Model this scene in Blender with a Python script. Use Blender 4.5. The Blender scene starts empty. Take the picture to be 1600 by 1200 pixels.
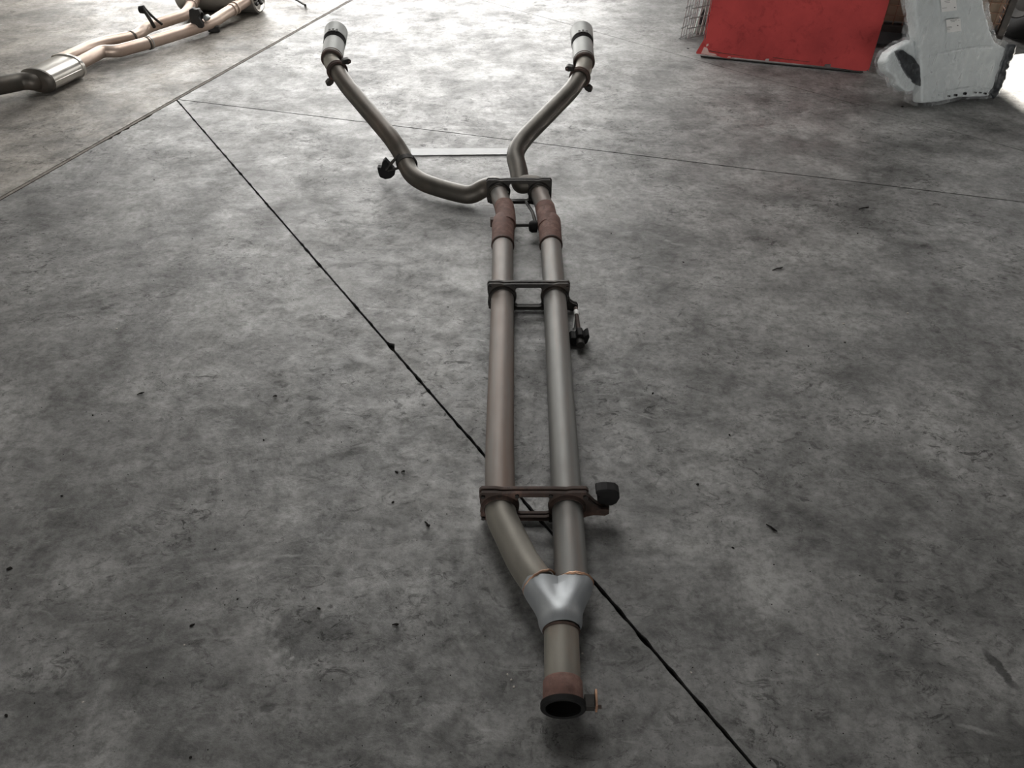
import bpy, bmesh, math, random
from mathutils import Vector, Matrix, noise
R = math.radians
random.seed(7)
scene = bpy.context.scene
COL = scene.collection

# ------------------------------------------------------------------ camera
CAM_H, PITCH, FPX = 1.45, R(40.5), 1200.0
cam_d = bpy.data.cameras.new('camera'); cam = bpy.data.objects.new('camera', cam_d); COL.objects.link(cam)
cam.location = (0, 0, CAM_H); cam.rotation_euler = (R(90) - PITCH, 0, 0)
cam_d.sensor_width = 36; cam_d.lens = FPX / 1600 * 36; cam_d.clip_start = .05
scene.camera = cam
# ------------------------------------------------------------------ world: overcast sky, seen through the hall's openings
world = bpy.data.worlds.new('sky'); scene.world = world; world.use_nodes = True
wbg = world.node_tree.nodes['Background']
wbg.inputs['Color'].default_value = (1.0, .985, .955, 1); wbg.inputs['Strength'].default_value = 6.0
scene.view_settings.view_transform = 'Standard'; scene.view_settings.look = 'None'
scene.view_settings.gamma = 1; scene.view_settings.use_curve_mapping = False
scene.view_settings.exposure = 0.9
scene.cycles.use_denoising = True
scene.cycles.max_bounces = 6

# hall: door in the far wall, roof lights
X0, X1, Y0, Y1, HH = -8.0, 8.0, -9.5, 10.5, 5.2
DOORS = [(-5.6, 1.3, 3.3), (5.3, 7.6, 3.0)]              # x from, x to, height
SKYL = [(-2.7, 1.1, 7.2, 9.8), (-1.6, .7, 4.4, 6.0)]        # x0,x1,y0,y1
def portal(name, loc, rot, sx, sy):
    l = bpy.data.lights.new(name, 'AREA'); l.shape = 'RECTANGLE'; l.size = sx; l.size_y = sy
    l.cycles.is_portal = True
    o = bpy.data.objects.new(name, l); COL.objects.link(o); o.location = loc; o.rotation_euler = rot
for a, b, h in DOORS:
    portal('door_portal', ((a+b)/2, Y1+.1, h/2), (R(-90), 0, 0), b-a, h)
BACKW = [(-5.2, 1.6, .002, 2.5)]      # unseen opening behind the photographer, added to light the panel fronts
for a, b, c, d in BACKW:
    portal('back_fill_portal', ((a+b)/2, Y0-.1, (c+d)/2), (R(90), 0, 0), b-a, d-c)
for a, b, c, d in SKYL:
    portal('rooflight_portal', ((a+b)/2, (c+d)/2, HH+.1), (0, 0, 0), b-a, d-c)

SIDEW = (5.5, 7.6, 1.35, 2.35)                     # window in the right wall: y from, to, z from, to
portal('window_portal', (X1+.1, (SIDEW[0]+SIDEW[1])/2, (SIDEW[2]+SIDEW[3])/2), (0, R(90), 0), SIDEW[3]-SIDEW[2], SIDEW[1]-SIDEW[0])
sun_d = bpy.data.lights.new('sun', 'SUN'); sun_d.energy = 45; sun_d.angle = R(.6); sun_d.color = (1, .95, .87)
sun = bpy.data.objects.new('sun', sun_d); COL.objects.link(sun)
sun.rotation_euler = Vector((-1, -.36, -.42)).to_track_quat('-Z', 'Y').to_euler()

# ------------------------------------------------------------------ helpers
CP, SP = math.cos(PITCH), math.sin(PITCH)
def ray(px, py):
    cx, cy = (px-800)/FPX, -(py-600)/FPX
    return Vector((cx, CP + cy*SP, -SP + cy*CP))
CAMP = Vector((0, 0, CAM_H))
def at(px, py, z=0.0):
    d = ray(px, py)
    return CAMP + d * ((z-CAM_H)/d.z)
def on_plane(px, py, p0, n):
    d = ray(px, py)
    return CAMP + d * ((p0-CAMP).dot(n)/d.dot(n))

def tag(o, label=None, cat=None, group=None, kind=None):
    if label: o['label'] = label
    if cat: o['category'] = cat
    if group: o['group'] = group
    if kind: o['kind'] = kind
    return o
def thing(name, loc, label, cat, group=None):
    e = bpy.data.objects.new(name, None); COL.objects.link(e); e.location = loc
    e.empty_display_size = .1
    return tag(e, label, cat, group)
def root_loc(p):
    v = Vector((0, 0, 0))
    while p is not None:
        v += p.location; p = p.parent
    return v
def obj(name, bm, mat, parent=None, smooth=True, bevel=0, origin=None):
    bmesh.ops.recalc_face_normals(bm, faces=bm.faces[:])
    off = root_loc(parent)
    if parent is None and origin is not None: off = Vector(origin)
    bmesh.ops.translate(bm, verts=bm.verts[:], vec=-off)
    me = bpy.data.meshes.new(name); bm.to_mesh(me); bm.free()
    if smooth:
        for p in me.polygons: p.use_smooth = True
    if mat is not None: me.materials.append(M[mat] if isinstance(mat, str) else mat)
    o = bpy.data.objects.new(name, me); COL.objects.link(o)
    if parent is not None: o.parent = parent
    elif origin is not None: o.location = origin
    if smooth:
        try: me.set_sharp_from_angle(angle=R(38))
        except Exception: pass
    if bevel:
        b = o.modifiers.new('bevel', 'BEVEL'); b.width = bevel; b.segments = 2; b.limit_method = 'ANGLE'
    return o

def fillet(pts, r=.06, n=8):
    pts = [Vector(p) for p in pts]; out = [pts[0]]
    for i in range(1, len(pts)-1):
        a, b, c = pts[i-1], pts[i], pts[i+1]
        t = min(r, (a-b).length*.49, (c-b).length*.49)
        p, q = b + (a-b).normalized()*t, b + (c-b).normalized()*t
        for k in range(n+1):
            s = k/n
            out.append(p*(1-s)**2 + b*2*s*(1-s) + q*s*s)
    out.append(pts[-1]); return out
def sweep(bm, path, rad, seg=24, caps=True, inner=None):
    """tube along path; rad is a number or a list with one radius per point"""
    path = [Vector(p) for p in path]
    path = [p for i, p in enumerate(path) if i == 0 or (p-path[i-1]).length > 1e-6] if not isinstance(rad, (list, tuple)) else path
    n = len(path)
    rads = rad if isinstance(rad, (list, tuple)) else [rad]*n
    T = []
    for i in range(n):
        j, k = max(0, i-1), min(n-1, i+1)
        t = path[k]-path[j]
        if t.length < 1e-9: t = T[-1] if T else Vector((0, 1, 0))
        T.append(t.normalized())
    up = Vector((0, 0, 1)) if abs(T[0].z) < .9 else Vector((1, 0, 0))
    u = (up - T[0]*up.dot(T[0])).normalized()
    rings = []
    for i in range(n):
        u = (u - T[i]*u.dot(T[i])).normalized(); v = T[i].cross(u)
        rings.append([bm.verts.new(path[i] + (u*math.cos(a)+v*math.sin(a))*rads[i]) for a in [2*math.pi*k/seg for k in range(seg)]])
    for i in range(n-1):
        for k in range(seg):
            bm.faces.new((rings[i][k], rings[i][(k+1) % seg], rings[i+1][(k+1) % seg], rings[i+1][k]))
    if caps:
        bm.faces.new(rings[0]); bm.faces.new(rings[-1][::-1])
    return rings
def tube(name, path, rad, mat, parent=None, seg=24, caps=True, **k):
    bm = bmesh.new(); sweep(bm, path, rad, seg, caps); return obj(name, bm, mat, parent, **k)
def lathe_axis(bm, p0, p1, prof, seg=28):
    """prof: list of (t, radius) along p0->p1, t in metres; open profile closed on itself if last==first"""
    ax = (p1-p0).normalized()
    up = Vector((0, 0, 1)) if abs(ax.z) < .9 else Vector((1, 0, 0))
    u = (up-ax*up.dot(ax)).normalized(); v = ax.cross(u)
    rings = []
    for t, r in prof:
        c = p0+ax*t
        rings.append([bm.verts.new(c+(u*math.cos(a)+v*math.sin(a))*max(r, 1e-4)) for a in [2*math.pi*k/seg for k in range(seg)]])
    for i in range(len(rings)-1):
        for k in range(seg):
            bm.faces.new((rings[i][k], rings[i][(k+1) % seg], rings[i+1][(k+1) % seg], rings[i+1][k]))
    return rings
def box(bm, c, half, rot=None):
    c = Vector(c); vs = []
    m = rot if rot is not None else Matrix.Identity(3)
    for sx in (-1, 1):
        for sy in (-1, 1):
            for sz in (-1, 1):
                vs.append(bm.verts.new(c + m @ Vector((sx*half[0], sy*half[1], sz*half[2]))))
    for f in ((0, 1, 3, 2), (4, 6, 7, 5), (0, 4, 5, 1), (2, 3, 7, 6), (0, 2, 6, 4), (1, 5, 7, 3)):
        bm.faces.new([vs[i] for i in f])
def prism(bm, loops, frame, t0, t1):
    """extrude a 2D outline with holes; frame=(origin, u, v, w)"""
    o, u, v, w = frame
    edges = []
    allv = []
    for lp in loops:
        vs = [bm.verts.new(o+u*x+v*y+w*t0) for x, y in lp]; allv += vs
        for i in range(len(vs)): edges.append(bm.edges.new((vs[i], vs[(i+1) % len(vs)])))
    r = bmesh.ops.triangle_fill(bm, use_beauty=True, use_dissolve=False, edges=edges)
    fs = [g for g in r['geom'] if isinstance(g, bmesh.types.BMFace)]
    e = bmesh.ops.extrude_face_region(bm, geom=fs)
    nv = [g for g in e['geom'] if isinstance(g, bmesh.types.BMVert)]
    bmesh.ops.translate(bm, verts=nv, vec=w*(t1-t0))
def circle2(cx, cy, r, n=20): return [(cx+r*math.cos(2*math.pi*k/n), cy+r*math.sin(2*math.pi*k/n)) for k in range(n)]

# ------------------------------------------------------------------ materials
M = {}
class NT:
    def __init__(s, name):
        s.m = bpy.data.materials.new(name); s.m.use_nodes = True; s.t = s.m.node_tree
        s.b = s.t.nodes['Principled BSDF']; M[name] = s.m
        s.pos = s.n('ShaderNodeNewGeometry').outputs['Position']
    def n(s, k, **kw):
        x = s.t.nodes.new(k)
        for a, b in kw.items(): setattr(x, a, b)
        return x
    def lk(s, a, b): s.t.links.new(a, b)
    def noise(s, scale, detail=4, rough=.55, vec=None, dist=0):
        x = s.n('ShaderNodeTexNoise'); x.inputs['Scale'].default_value = scale
        x.inputs['Detail'].default_value = detail; x.inputs['Roughness'].default_value = rough
        x.inputs['Distortion'].default_value = dist
        s.lk(vec if vec is not None else s.pos, x.inputs['Vector']); return x.outputs['Fac']
    def ramp(s, f, stops):
        x = s.n('ShaderNodeValToRGB'); e = x.color_ramp.elements
        while len(e) < len(stops): e.new(.5)
        for k, (p, c) in enumerate(stops):
            e[k].position = p; e[k].color = (c if len(c) == 4 else (*c, 1)) if isinstance(c, tuple) else (c, c, c, 1)
        s.lk(f, x.inputs['Fac']); return x.outputs['Color']
    def mix(s, f, a, b, mode='MIX'):
        x = s.n('ShaderNodeMix', data_type='RGBA', blend_type=mode)
        if isinstance(f, (int, float)): x.inputs['Factor'].default_value = f
        else: s.lk(f, x.inputs['Factor'])
        for k, v in ((6, a), (7, b)):
            if isinstance(v, tuple): x.inputs[k].default_value = (*v, 1)
            else: s.lk(v, x.inputs[k])
        return x.outputs[2]
    def math(s, op, a, b=None, c=None):
        x = s.n('ShaderNodeMath', operation=op)
        for k, v in enumerate((a, b, c)):
            if v is None: continue
            if isinstance(v, (int, float)): x.inputs[k].default_value = v
            else: s.lk(v, x.inputs[k])
        return x.outputs[0]
    def mapv(s, scale=(1, 1, 1), rot=(0, 0, 0), loc=(0, 0, 0)):
        x = s.n('ShaderNodeMapping'); x.inputs['Scale'].default_value = scale
        x.inputs['Rotation'].default_value = rot; x.inputs['Location'].default_value = loc
        s.lk(s.pos, x.inputs['Vector']); return x.outputs[0]
    def bump(s, h, strength=.3, dist=.002):
        x = s.n('ShaderNodeBump'); x.inputs['Strength'].default_value = strength; x.inputs['Distance'].default_value = dist
        s.lk(h, x.inputs['Height']); s.lk(x.outputs[0], s.b.inputs['Normal'])
    def set(s, **k):
        for a, v in k.items():
            i = s.b.inputs[a.replace('_', ' ')]
            if isinstance(v, (int, float)): i.default_value = v
            elif isinstance(v, tuple): i.default_value = (*v, 1) if len(v) == 3 else v
            else: s.lk(v, i)
        return s

def metal(name, c1, c2, rust=None, rust_amt=.5, rough=(.35, .6), met=.75, scale=14, stretch=(1, .25, 1)):
    s = NT(name)
    n1 = s.noise(scale, 6, .65, s.mapv(stretch))
    col = s.mix(s.ramp(n1, [(.3, 0.), (.7, 1.)]), c1, c2)
    if rust:
        n2 = s.noise(scale*.45, 8, .7, s.mapv(stretch, loc=(3, 1, 2)))
        mask = s.ramp(n2, [(max(0, .62-rust_amt*.35), 0.), (min(1, .8-rust_amt*.2), 1.)])
        col = s.mix(mask, col, rust)
        s.set(Metallic=s.math('MULTIPLY_ADD', mask, -met*.8, met))
    else: s.set(Metallic=met)
    r = s.n('ShaderNodeMapRange'); s.lk(s.noise(scale*2, 5), r.inputs[0]); r.inputs[3].default_value = rough[0]; r.inputs[4].default_value = rough[1]
    s.set(Base_Color=col, Roughness=r.outputs[0]); s.bump(s.noise(160, 4), .12, .001)
    return s
metal('pipe_steel', (.13, .13, .125), (.20, .198, .19), (.16, .105, .08), .6, (.48, .66), .5, 9, (1.6, .12, 1.6))
metal('tail_steel', (.052, .047, .04), (.088, .08, .069), (.085, .062, .046), .45, (.42, .6), .6, 11, (1, .5, 1))
metal('collector_steel', (.26, .275, .29), (.36, .375, .39), (.2, .16, .13), .2, (.46, .58), .55, 10, (1, .6, 1))
metal('bend_steel', (.16, .15, .13), (.25, .235, .205), (.22, .14, .10), .5, (.5, .66), .5, 10, (1, .3, 1))
metal('rust', (.075, .034, .026), (.15, .076, .06), (.21, .125, .10), .35, (.7, .95), .1, 45, (1, 1, 1))
metal('dark_rust', (.022, .016, .013), (.06, .036, .028), (.11, .06, .045), .35, (.6, .9), .3, 40, (1, 1, 1))
metal('dark_iron', (.010, .0095, .009), (.03, .027, .024), (.05, .035, .026), .2, (.45, .75), .45, 30, (1, 1, 1))
metal('weld_copper', (.32, .17, .10), (.5, .32, .22), (.12, .06, .04), .4, (.35, .6), .7, 60, (1, 1, 1))
metal('tip_grey', (.26, .265, .26), (.34, .345, .335), (.22, .17, .13), .1, (.5, .65), .35, 8, (1, 1, 1))
metal('tan_steel', (.46, .355, .295), (.58, .475, .405), (.38, .27, .21), .5, (.34, .5), .6, 7, (1, .4, 1))
metal('bright_steel', (.44, .42, .385), (.52, .5, .47), None, 0, (.27, .33), .8, 3, (1, 1, 1))
metal('galvanised', (.2, .21, .21), (.4, .42, .42), None, 0, (.35, .5), .7, 30)
metal('rusty_wire', (.10, .055, .035), (.20, .11, .07), None, 0, (.6, .8), .3, 40)
def plain(name, c1, c2, rough=.6, scale=20, bump=.2, spec=.5, bscale=90):
    s = NT(name); s.set(Base_Color=s.mix(s.ramp(s.noise(scale, 6, .65), [(.3, 0.), (.7, 1.)]), c1, c2), Roughness=rough)
    s.b.inputs['Specular IOR Level'].default_value = spec
    s.bump(s.noise(bscale, 4), bump, .002); return s
plain('rubber', (.006, .006, .0065), (.012, .0115, .011), .65, 30, .2, .12)
plain('soot', (.004, .004, .004), (.009, .008, .008), .95, 20, .2, .1)
plain('dirt', (.008, .0075, .007), (.02, .018, .016), .95, 20, .2, .1)
plain('sealant', (.07, .058, .048), (.17, .15, .13), .85, 25)
plain('pale_strip', (.28, .29, .30), (.36, .365, .37), .5, 12)
plain('white_tape', (.7, .7, .68), (.8, .8, .78), .5)
plain('chip_pale', (.28, .26, .23), (.4, .37, .33), .8)
plain('card', (.16, .12, .085), (.24, .18, .13), .85, 6)
plain('under_shade', (.012, .012, .014), (.025, .025, .028), .35, 8)
plain('wall_paint', (.12, .12, .115), (.17, .17, .16), .85, 2)
plain('roof_sheet', (.07, .07, .07), (.1, .1, .1), .8, 2)
plain('sticker', (.72, .72, .71), (.78, .78, .77), .5)
plain('print', (.05, .05, .055), (.12, .12, .12), .6)
plain('panel_grey', (.54, .58, .585), (.6, .635, .64), .4, 5, .05)
plain('foam_dark', (.008, .009, .011), (.05, .056, .062), .5, 60, .6)
plain('red_chip', (.5, .3, .28), (.6, .42, .38), .7)
plain('pale_green', (.35, .42, .38), (.45, .52, .48), .5)
s = NT('red_paint')
c = s.mix(s.ramp(s.noise(3.2, 7, .65), [(.35, 0.), (.7, 1.)]), (.45, .055, .053), (.30, .036, .036))
c = s.mix(s.ramp(s.noise(13, 9, .75, None, .6), [(.52, 0.), (.68, .8)]), c, (.20, .022, .022))
s.set(Base_Color=c, Roughness=.75, Specular_IOR_Level=.25); s.bump(s.noise(26, 6), .35, .004)
s = NT('film')
w = s.noise(9, 6, .6, s.mapv((1, 1, 2.2)), 1.2)
s.set(Base_Color=(.82, .85, .87), Roughness=.12, Alpha=s.ramp(s.noise(13, 5, .65, s.mapv((1.5, 1, .7)), .8), [(.42, .03), (.78, .5)]))
s.bump(w, .6, .02)

# concrete: world-space mottling, stains, scuffs and light falloff painted as dark patches
STAINS_AND_SHADE = [  # px, py, half-width m, half-depth m, darkness, angle
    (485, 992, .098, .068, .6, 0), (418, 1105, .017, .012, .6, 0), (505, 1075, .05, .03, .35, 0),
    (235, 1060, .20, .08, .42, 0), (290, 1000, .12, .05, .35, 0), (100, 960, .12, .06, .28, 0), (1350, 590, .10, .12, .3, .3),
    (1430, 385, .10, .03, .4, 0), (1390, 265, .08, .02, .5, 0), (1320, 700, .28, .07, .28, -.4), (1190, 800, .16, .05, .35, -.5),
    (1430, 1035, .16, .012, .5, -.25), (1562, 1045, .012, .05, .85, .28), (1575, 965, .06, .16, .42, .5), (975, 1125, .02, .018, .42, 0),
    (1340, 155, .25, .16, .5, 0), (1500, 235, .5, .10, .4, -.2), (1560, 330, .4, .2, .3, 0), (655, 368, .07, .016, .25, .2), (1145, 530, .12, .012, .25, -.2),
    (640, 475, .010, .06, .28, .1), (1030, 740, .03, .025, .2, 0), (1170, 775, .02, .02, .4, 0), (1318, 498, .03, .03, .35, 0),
    (1530, 540, .36, .30, .5, .3), (1545, 850, .20, .20, .42, .2), (1480, 1130, .16, .12, .4, 0), (1580, 1180, .1, .1, .4, 0), (60, 1130, .12, .10, .4, 0), (330, 1170, .2, .05, .35, 0)]  # broad right-hand patches: smudges, with the floor's light falloff painted in
LIGHTS = [(450, 868, .04, .006, .5, .1), (490, 884, .04, .004, .5, 0), (1525, 1140, .045, .006, .6, -.3), (1255, 214, .04, .04, .5, 0), (1245, 245, .05, .025, .35, 0),
          (98, 990, .012, .012, .5, 0), (168, 1068, .02, .02, .4, 0), (456, 1028, .006, .006, .9, 0)]
def concrete(name, tint, lift):
    s = NT(name)
    big = s.noise(.55, 3, .5); mid = s.noise(3.0, 9, .66, None, .35); mid2 = s.noise(8.5, 8, .7, s.mapv((1, 1, 1), (0, 0, .4), (5, 3, 0)), .3)
    fine = s.noise(42, 8, .75)
    a = tuple(x*.062*lift for x in tint); b = tuple(x*.30*lift for x in tint)
    f = s.math('ADD', s.math('MULTIPLY', mid, .75), s.math('ADD', s.math('MULTIPLY', mid2, .5), s.math('MULTIPLY', big, .2)))
    col = s.mix(s.ramp(f, [(.53, 0.), (.88, 1.)]), a, b)
    col = s.mix(s.math('MULTIPLY', s.ramp(fine, [(.38, 1.), (.55, 0.)]), .5), col, tuple(x*.05*lift for x in tint))
    # irregular dark flecks gathered in patches
    fl = s.noise(19, 10, .78, s.mapv((1, 1.5, 1), (0, 0, .25), (9, 2, 0)), 1.2)
    pt = s.ramp(s.noise(1.7, 6, .7, s.mapv((1, 1, 1), (0, 0, 0), (4, 4, 0)), .6), [(.42, .15), (.62, 1.)])
    flm = s.math('MULTIPLY', s.ramp(fl, [(.54, 0.), (.60, 1.)]), pt)
    fl2 = s.math('MULTIPLY', s.ramp(s.noise(55, 9, .8, s.mapv((1, 1.7, 1), (0, 0, -.3), (3, 8, 0)), 1.0), [(.57, 0.), (.63, 1.)]), pt)
    flm = s.math('MAXIMUM', flm, fl2)
    col = s.mix(s.math('MULTIPLY', flm, .8), col, tuple(x*.03 for x in tint))
    sm = s.noise(2.1, 9, .75, s.mapv((1, 1, 1), (0, 0, 0), (2.3, 7.1, 0)), .7)
    col = s.mix(s.math('MULTIPLY', s.ramp(sm, [(.47, 0.), (.64, 1.)]), .66), col, tuple(x*.035 for x in tint))
    # pale scuffs
    sc = s.noise(12, 7, .75, s.mapv((.6, 1.5, 1), (0, 0, .6), (1, 5, 0)), 1.5)
    col = s.mix(s.math('MULTIPLY', s.ramp(sc, [(.57, 0.), (.70, 1.)]), .5), col, tuple(x*.3 for x in tint))
    warp = s.n('ShaderNodeTexNoise'); warp.inputs['Scale'].default_value = 26; warp.inputs['Detail'].default_value = 6; warp.inputs['Roughness'].default_value = .7
    s.lk(s.pos, warp.inputs['Vector'])
    wv = s.n('ShaderNodeVectorMath', operation='MULTIPLY_ADD'); s.lk(warp.outputs['Color'], wv.inputs[0])
    for lst, dark in ((STAINS_AND_SHADE, True), (LIGHTS, False)):
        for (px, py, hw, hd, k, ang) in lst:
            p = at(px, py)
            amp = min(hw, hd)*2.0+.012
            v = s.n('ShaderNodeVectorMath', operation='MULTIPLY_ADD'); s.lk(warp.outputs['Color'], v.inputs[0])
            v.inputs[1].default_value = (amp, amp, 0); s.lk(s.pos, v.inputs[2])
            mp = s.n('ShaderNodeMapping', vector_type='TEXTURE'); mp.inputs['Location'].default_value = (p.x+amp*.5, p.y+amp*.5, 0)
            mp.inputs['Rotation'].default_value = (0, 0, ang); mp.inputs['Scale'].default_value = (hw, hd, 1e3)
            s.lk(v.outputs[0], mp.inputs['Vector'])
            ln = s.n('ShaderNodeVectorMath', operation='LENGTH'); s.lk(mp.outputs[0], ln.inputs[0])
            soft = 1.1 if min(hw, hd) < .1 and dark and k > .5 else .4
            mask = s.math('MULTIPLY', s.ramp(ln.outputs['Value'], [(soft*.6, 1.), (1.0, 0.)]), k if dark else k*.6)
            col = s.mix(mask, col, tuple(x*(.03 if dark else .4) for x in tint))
    s.set(Base_Color=col)
    grain = s.noise(70, 6, .8, s.mapv((1, 1.3, 1), (0, 0, .3)))
    rr = s.n('ShaderNodeMapRange'); s.lk(s.math('ADD', s.math('MULTIPLY', s.noise(4.5, 9, .72), .6), s.math('MULTIPLY', grain, .4)), rr.inputs[0])
    rr.inputs[1].default_value = .36; rr.inputs[2].default_value = .64
    rr.inputs[3].default_value = .34; rr.inputs[4].default_value = .68
    s.set(Roughness=rr.outputs[0])
    g2 = s.ramp(s.noise(11, 10, .78, s.mapv((1, 1.4, 1), (0, 0, .2), (6, 1, 0)), .9), [(.38, .62), (.60, .12)])
    dull = s.math('MULTIPLY', g2, s.math('SUBTRACT', 1.0, s.math('MULTIPLY', flm, .8)))
    s.set(Specular_IOR_Level=dull)
    s.bump(s.math('ADD', s.math('MULTIPLY', grain, .5), s.noise(14, 8, .7)), .4, .004)
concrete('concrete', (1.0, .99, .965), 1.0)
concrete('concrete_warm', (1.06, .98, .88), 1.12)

# ------------------------------------------------------------------ the hall
def struct(name, bm, mat, **k): return tag(obj(name, bm, mat, None, smooth=False, **k), kind='structure')
T = .2
def wallbox(name, x0, x1, y0, y1, z0, z1, mat='wall_paint'):
    bm = bmesh.new(); box(bm, ((x0+x1)/2, (y0+y1)/2, (z0+z1)/2), ((x1-x0)/2, (y1-y0)/2, (z1-z0)/2)); return struct(name, bm, mat)
wallbox('wall_left', X0-T, X0, Y0-T, Y1+T, 0, HH)
def holed(name, axis, rect, holes, mat):
    bm = bmesh.new()
    loops = [[(rect[0], rect[2]), (rect[1], rect[2]), (rect[1], rect[3]), (rect[0], rect[3])]] + [[(h[0], h[2]), (h[1], h[2]), (h[1], h[3]), (h[0], h[3])] for h in holes]
    if axis == 'r': fr = (Vector((X1, 0, 0)), Vector((0, 1, 0)), Vector((0, 0, 1)), Vector((1, 0, 0)))
    elif axis == 'b': fr = (Vector((0, Y0-T, 0)), Vector((1, 0, 0)), Vector((0, 0, 1)), Vector((0, 1, 0)))
    elif axis == 'y': fr = (Vector((0, Y1, 0)), Vector((1, 0, 0)), Vector((0, 0, 1)), Vector((0, 1, 0)))
    else: fr = (Vector((0, 0, HH)), Vector((1, 0, 0)), Vector((0, 1, 0)), Vector((0, 0, 1)))
    prism(bm, loops, fr, 0, T); return struct(name, bm, mat)
holed('wall_front', 'y', (X0, X1, 0, HH), [(a, b, .002, h) for a, b, h in DOORS], 'wall_paint')
holed('wall_back', 'b', (X0, X1, 0, HH), BACKW, 'wall_paint')
holed('wall_right', 'r', (Y0-T, Y1+T, 0, HH), [SIDEW], 'wall_paint')
holed('ceiling', 'z', (X0-T, X1+T, Y0-T, Y1+T), SKYL, 'roof_sheet')

# floor: base bed and the cast slabs, sawn joints between them
bm = bmesh.new(); box(bm, ((X0+X1)/2, (Y0+Y1)/2+1, -.03), ((X1-X0)/2+T, (Y1-Y0)/2+2, .018))
floor = struct('floor', bm, 'dirt')
J = at(275, 155); A2 = at(612, -39); AL = at(0, 305)
def flat(v): return Vector((v.x, v.y))
Jf = flat(J); adir = (flat(A2)-flat(AL)).normalized(); bdir = (flat(at(1600, 316))-Jf).normalized()
cdir = (flat(at(1180, 1200))-Jf).normalized()
D0 = flat(A2); ddir = (flat(at(1600, 236))-D0).normalized()
def halfplane(poly, p, n):
    out = []
    for i in range(len(poly)):
        a, b = poly[i], poly[(i+1) % len(poly)]
        da, db = (a-p).dot(n), (b-p).dot(n)
        if da >= 0: out.append(a)
        if (da >= 0) != (db >= 0): out.append(a+(b-a)*(da/(da-db)))
    return out
def perp(d): return Vector((-d.y, d.x))
RECT = [Vector((X0, Y0)), Vector((X1, Y0)), Vector((X1, Y1+2)), Vector((X0, Y1+2))]
# planes: (point, normal pointing into the slab, half gap, roughness of the edge)
nA, nB, nC, nD = perp(adir), perp(bdir), perp(cdir), perp(ddir)   # left of each direction
GA, GB, GC, GD = .013, .0030, .0036, .0020
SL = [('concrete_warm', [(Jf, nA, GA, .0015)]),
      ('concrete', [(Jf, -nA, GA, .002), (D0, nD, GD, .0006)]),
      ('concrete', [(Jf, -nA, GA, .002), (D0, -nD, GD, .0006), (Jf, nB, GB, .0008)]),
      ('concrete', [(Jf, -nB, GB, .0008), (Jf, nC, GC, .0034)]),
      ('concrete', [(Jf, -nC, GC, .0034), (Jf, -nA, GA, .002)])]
notch = flat(at(611, 540)); anotch = flat(at(200, 198))
for mat, planes in SL:
    poly = RECT
    for p, n, g, r in planes: poly = halfplane(poly, p+n*g, n)
    pts = []
    for i in range(len(poly)):
        a, b = poly[i], poly[(i+1) % len(poly)]
        on = [(p, n, r) for p, n, g, r in planes if abs((a-p).dot(n)) < g+.001 and abs((b-p).dot(n)) < g+.001]
        if not on: pts.append(a); continue
        p, n, r = on[0]; L = (b-a).length; m = int(L/.012)
        for k in range(m):
            q = a+(b-a)*(k/m)
            if q.y > .2 and q.y < 8.5:
                j = max(0, noise.noise(Vector((q.x*28, q.y*28, 0)))*1.4+noise.noise(Vector((q.x*90, q.y*90, 4)))*.8)*r
                if k: q = q + n*j
                if (n-nC).length < .01 and (q-notch).length < .02: q = q+n*(.014*(1-(q-notch).length/.02))
                if (n+nA).length < .01 and (q-anotch).length < .16: q = q+n*max(0, .022*noise.noise(Vector((q.x*40, q.y*40, 9)))+.003)
            pts.append(q)
    bm = bmesh.new(); vs = [bm.verts.new((q.x, q.y, 0)) for q in pts]
    f = bm.faces.new(vs)
    if f.normal.z < 0: f.normal_flip()
    e = bmesh.ops.extrude_face_region(bm, geom=[f]); nv = [g for g in e['geom'] if isinstance(g, bmesh.types.BMVert)]
    bmesh.ops.translate(bm, verts=nv, vec=(0, 0, -.012))
    bmesh.ops.triangulate(bm, faces=[x for x in bm.faces if len(x.verts) > 4])
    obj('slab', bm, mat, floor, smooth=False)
# joint filler in the wide joint
bm = bmesh.new(); c = Jf+nA*.0035; m = Matrix.Rotation(math.atan2(adir.y, adir.x), 3, 'Z')
box(bm, (c.x, c.y, -.0055), (9, .0085, .004), m); obj('joint_filler', bm, 'sealant', floor, smooth=False)

# ------------------------------------------------------------------ the exhaust in the middle
EX = thing('exhaust_system', at(835, 600), 'long twin-pipe dull grey exhaust with flared Y collector lying across the sawn floor joint', 'exhaust')
PR = .0365
ZM = .056
Lm = [at(x, y, z) for x, y, z in ((785.5, 385, ZM), (785, 500, ZM), (780.5, 700, ZM), (781.5, 785, ZM))]
Lb = [at(x, y, z) for x, y, z in ((781.5, 785, ZM), (783, 808, ZM), (818, 880, ZM), (841, 912, ZM))]
Rm = [at(x, y, z) for x, y, z in ((861, 385, ZM), (868, 480, ZM), (881, 700, ZM), (886.5, 795, ZM), (893, 910, ZM))]
tube('main_pipe', fillet(Lm, .2), PR, 'pipe_steel', EX, 32)
tube('main_pipe', fillet(Rm, .2), PR, 'pipe_steel', EX, 32)
tube('main_pipe_bend', fillet(Lb, .10, 14), PR, 'bend_steel', EX, 32)
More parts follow.
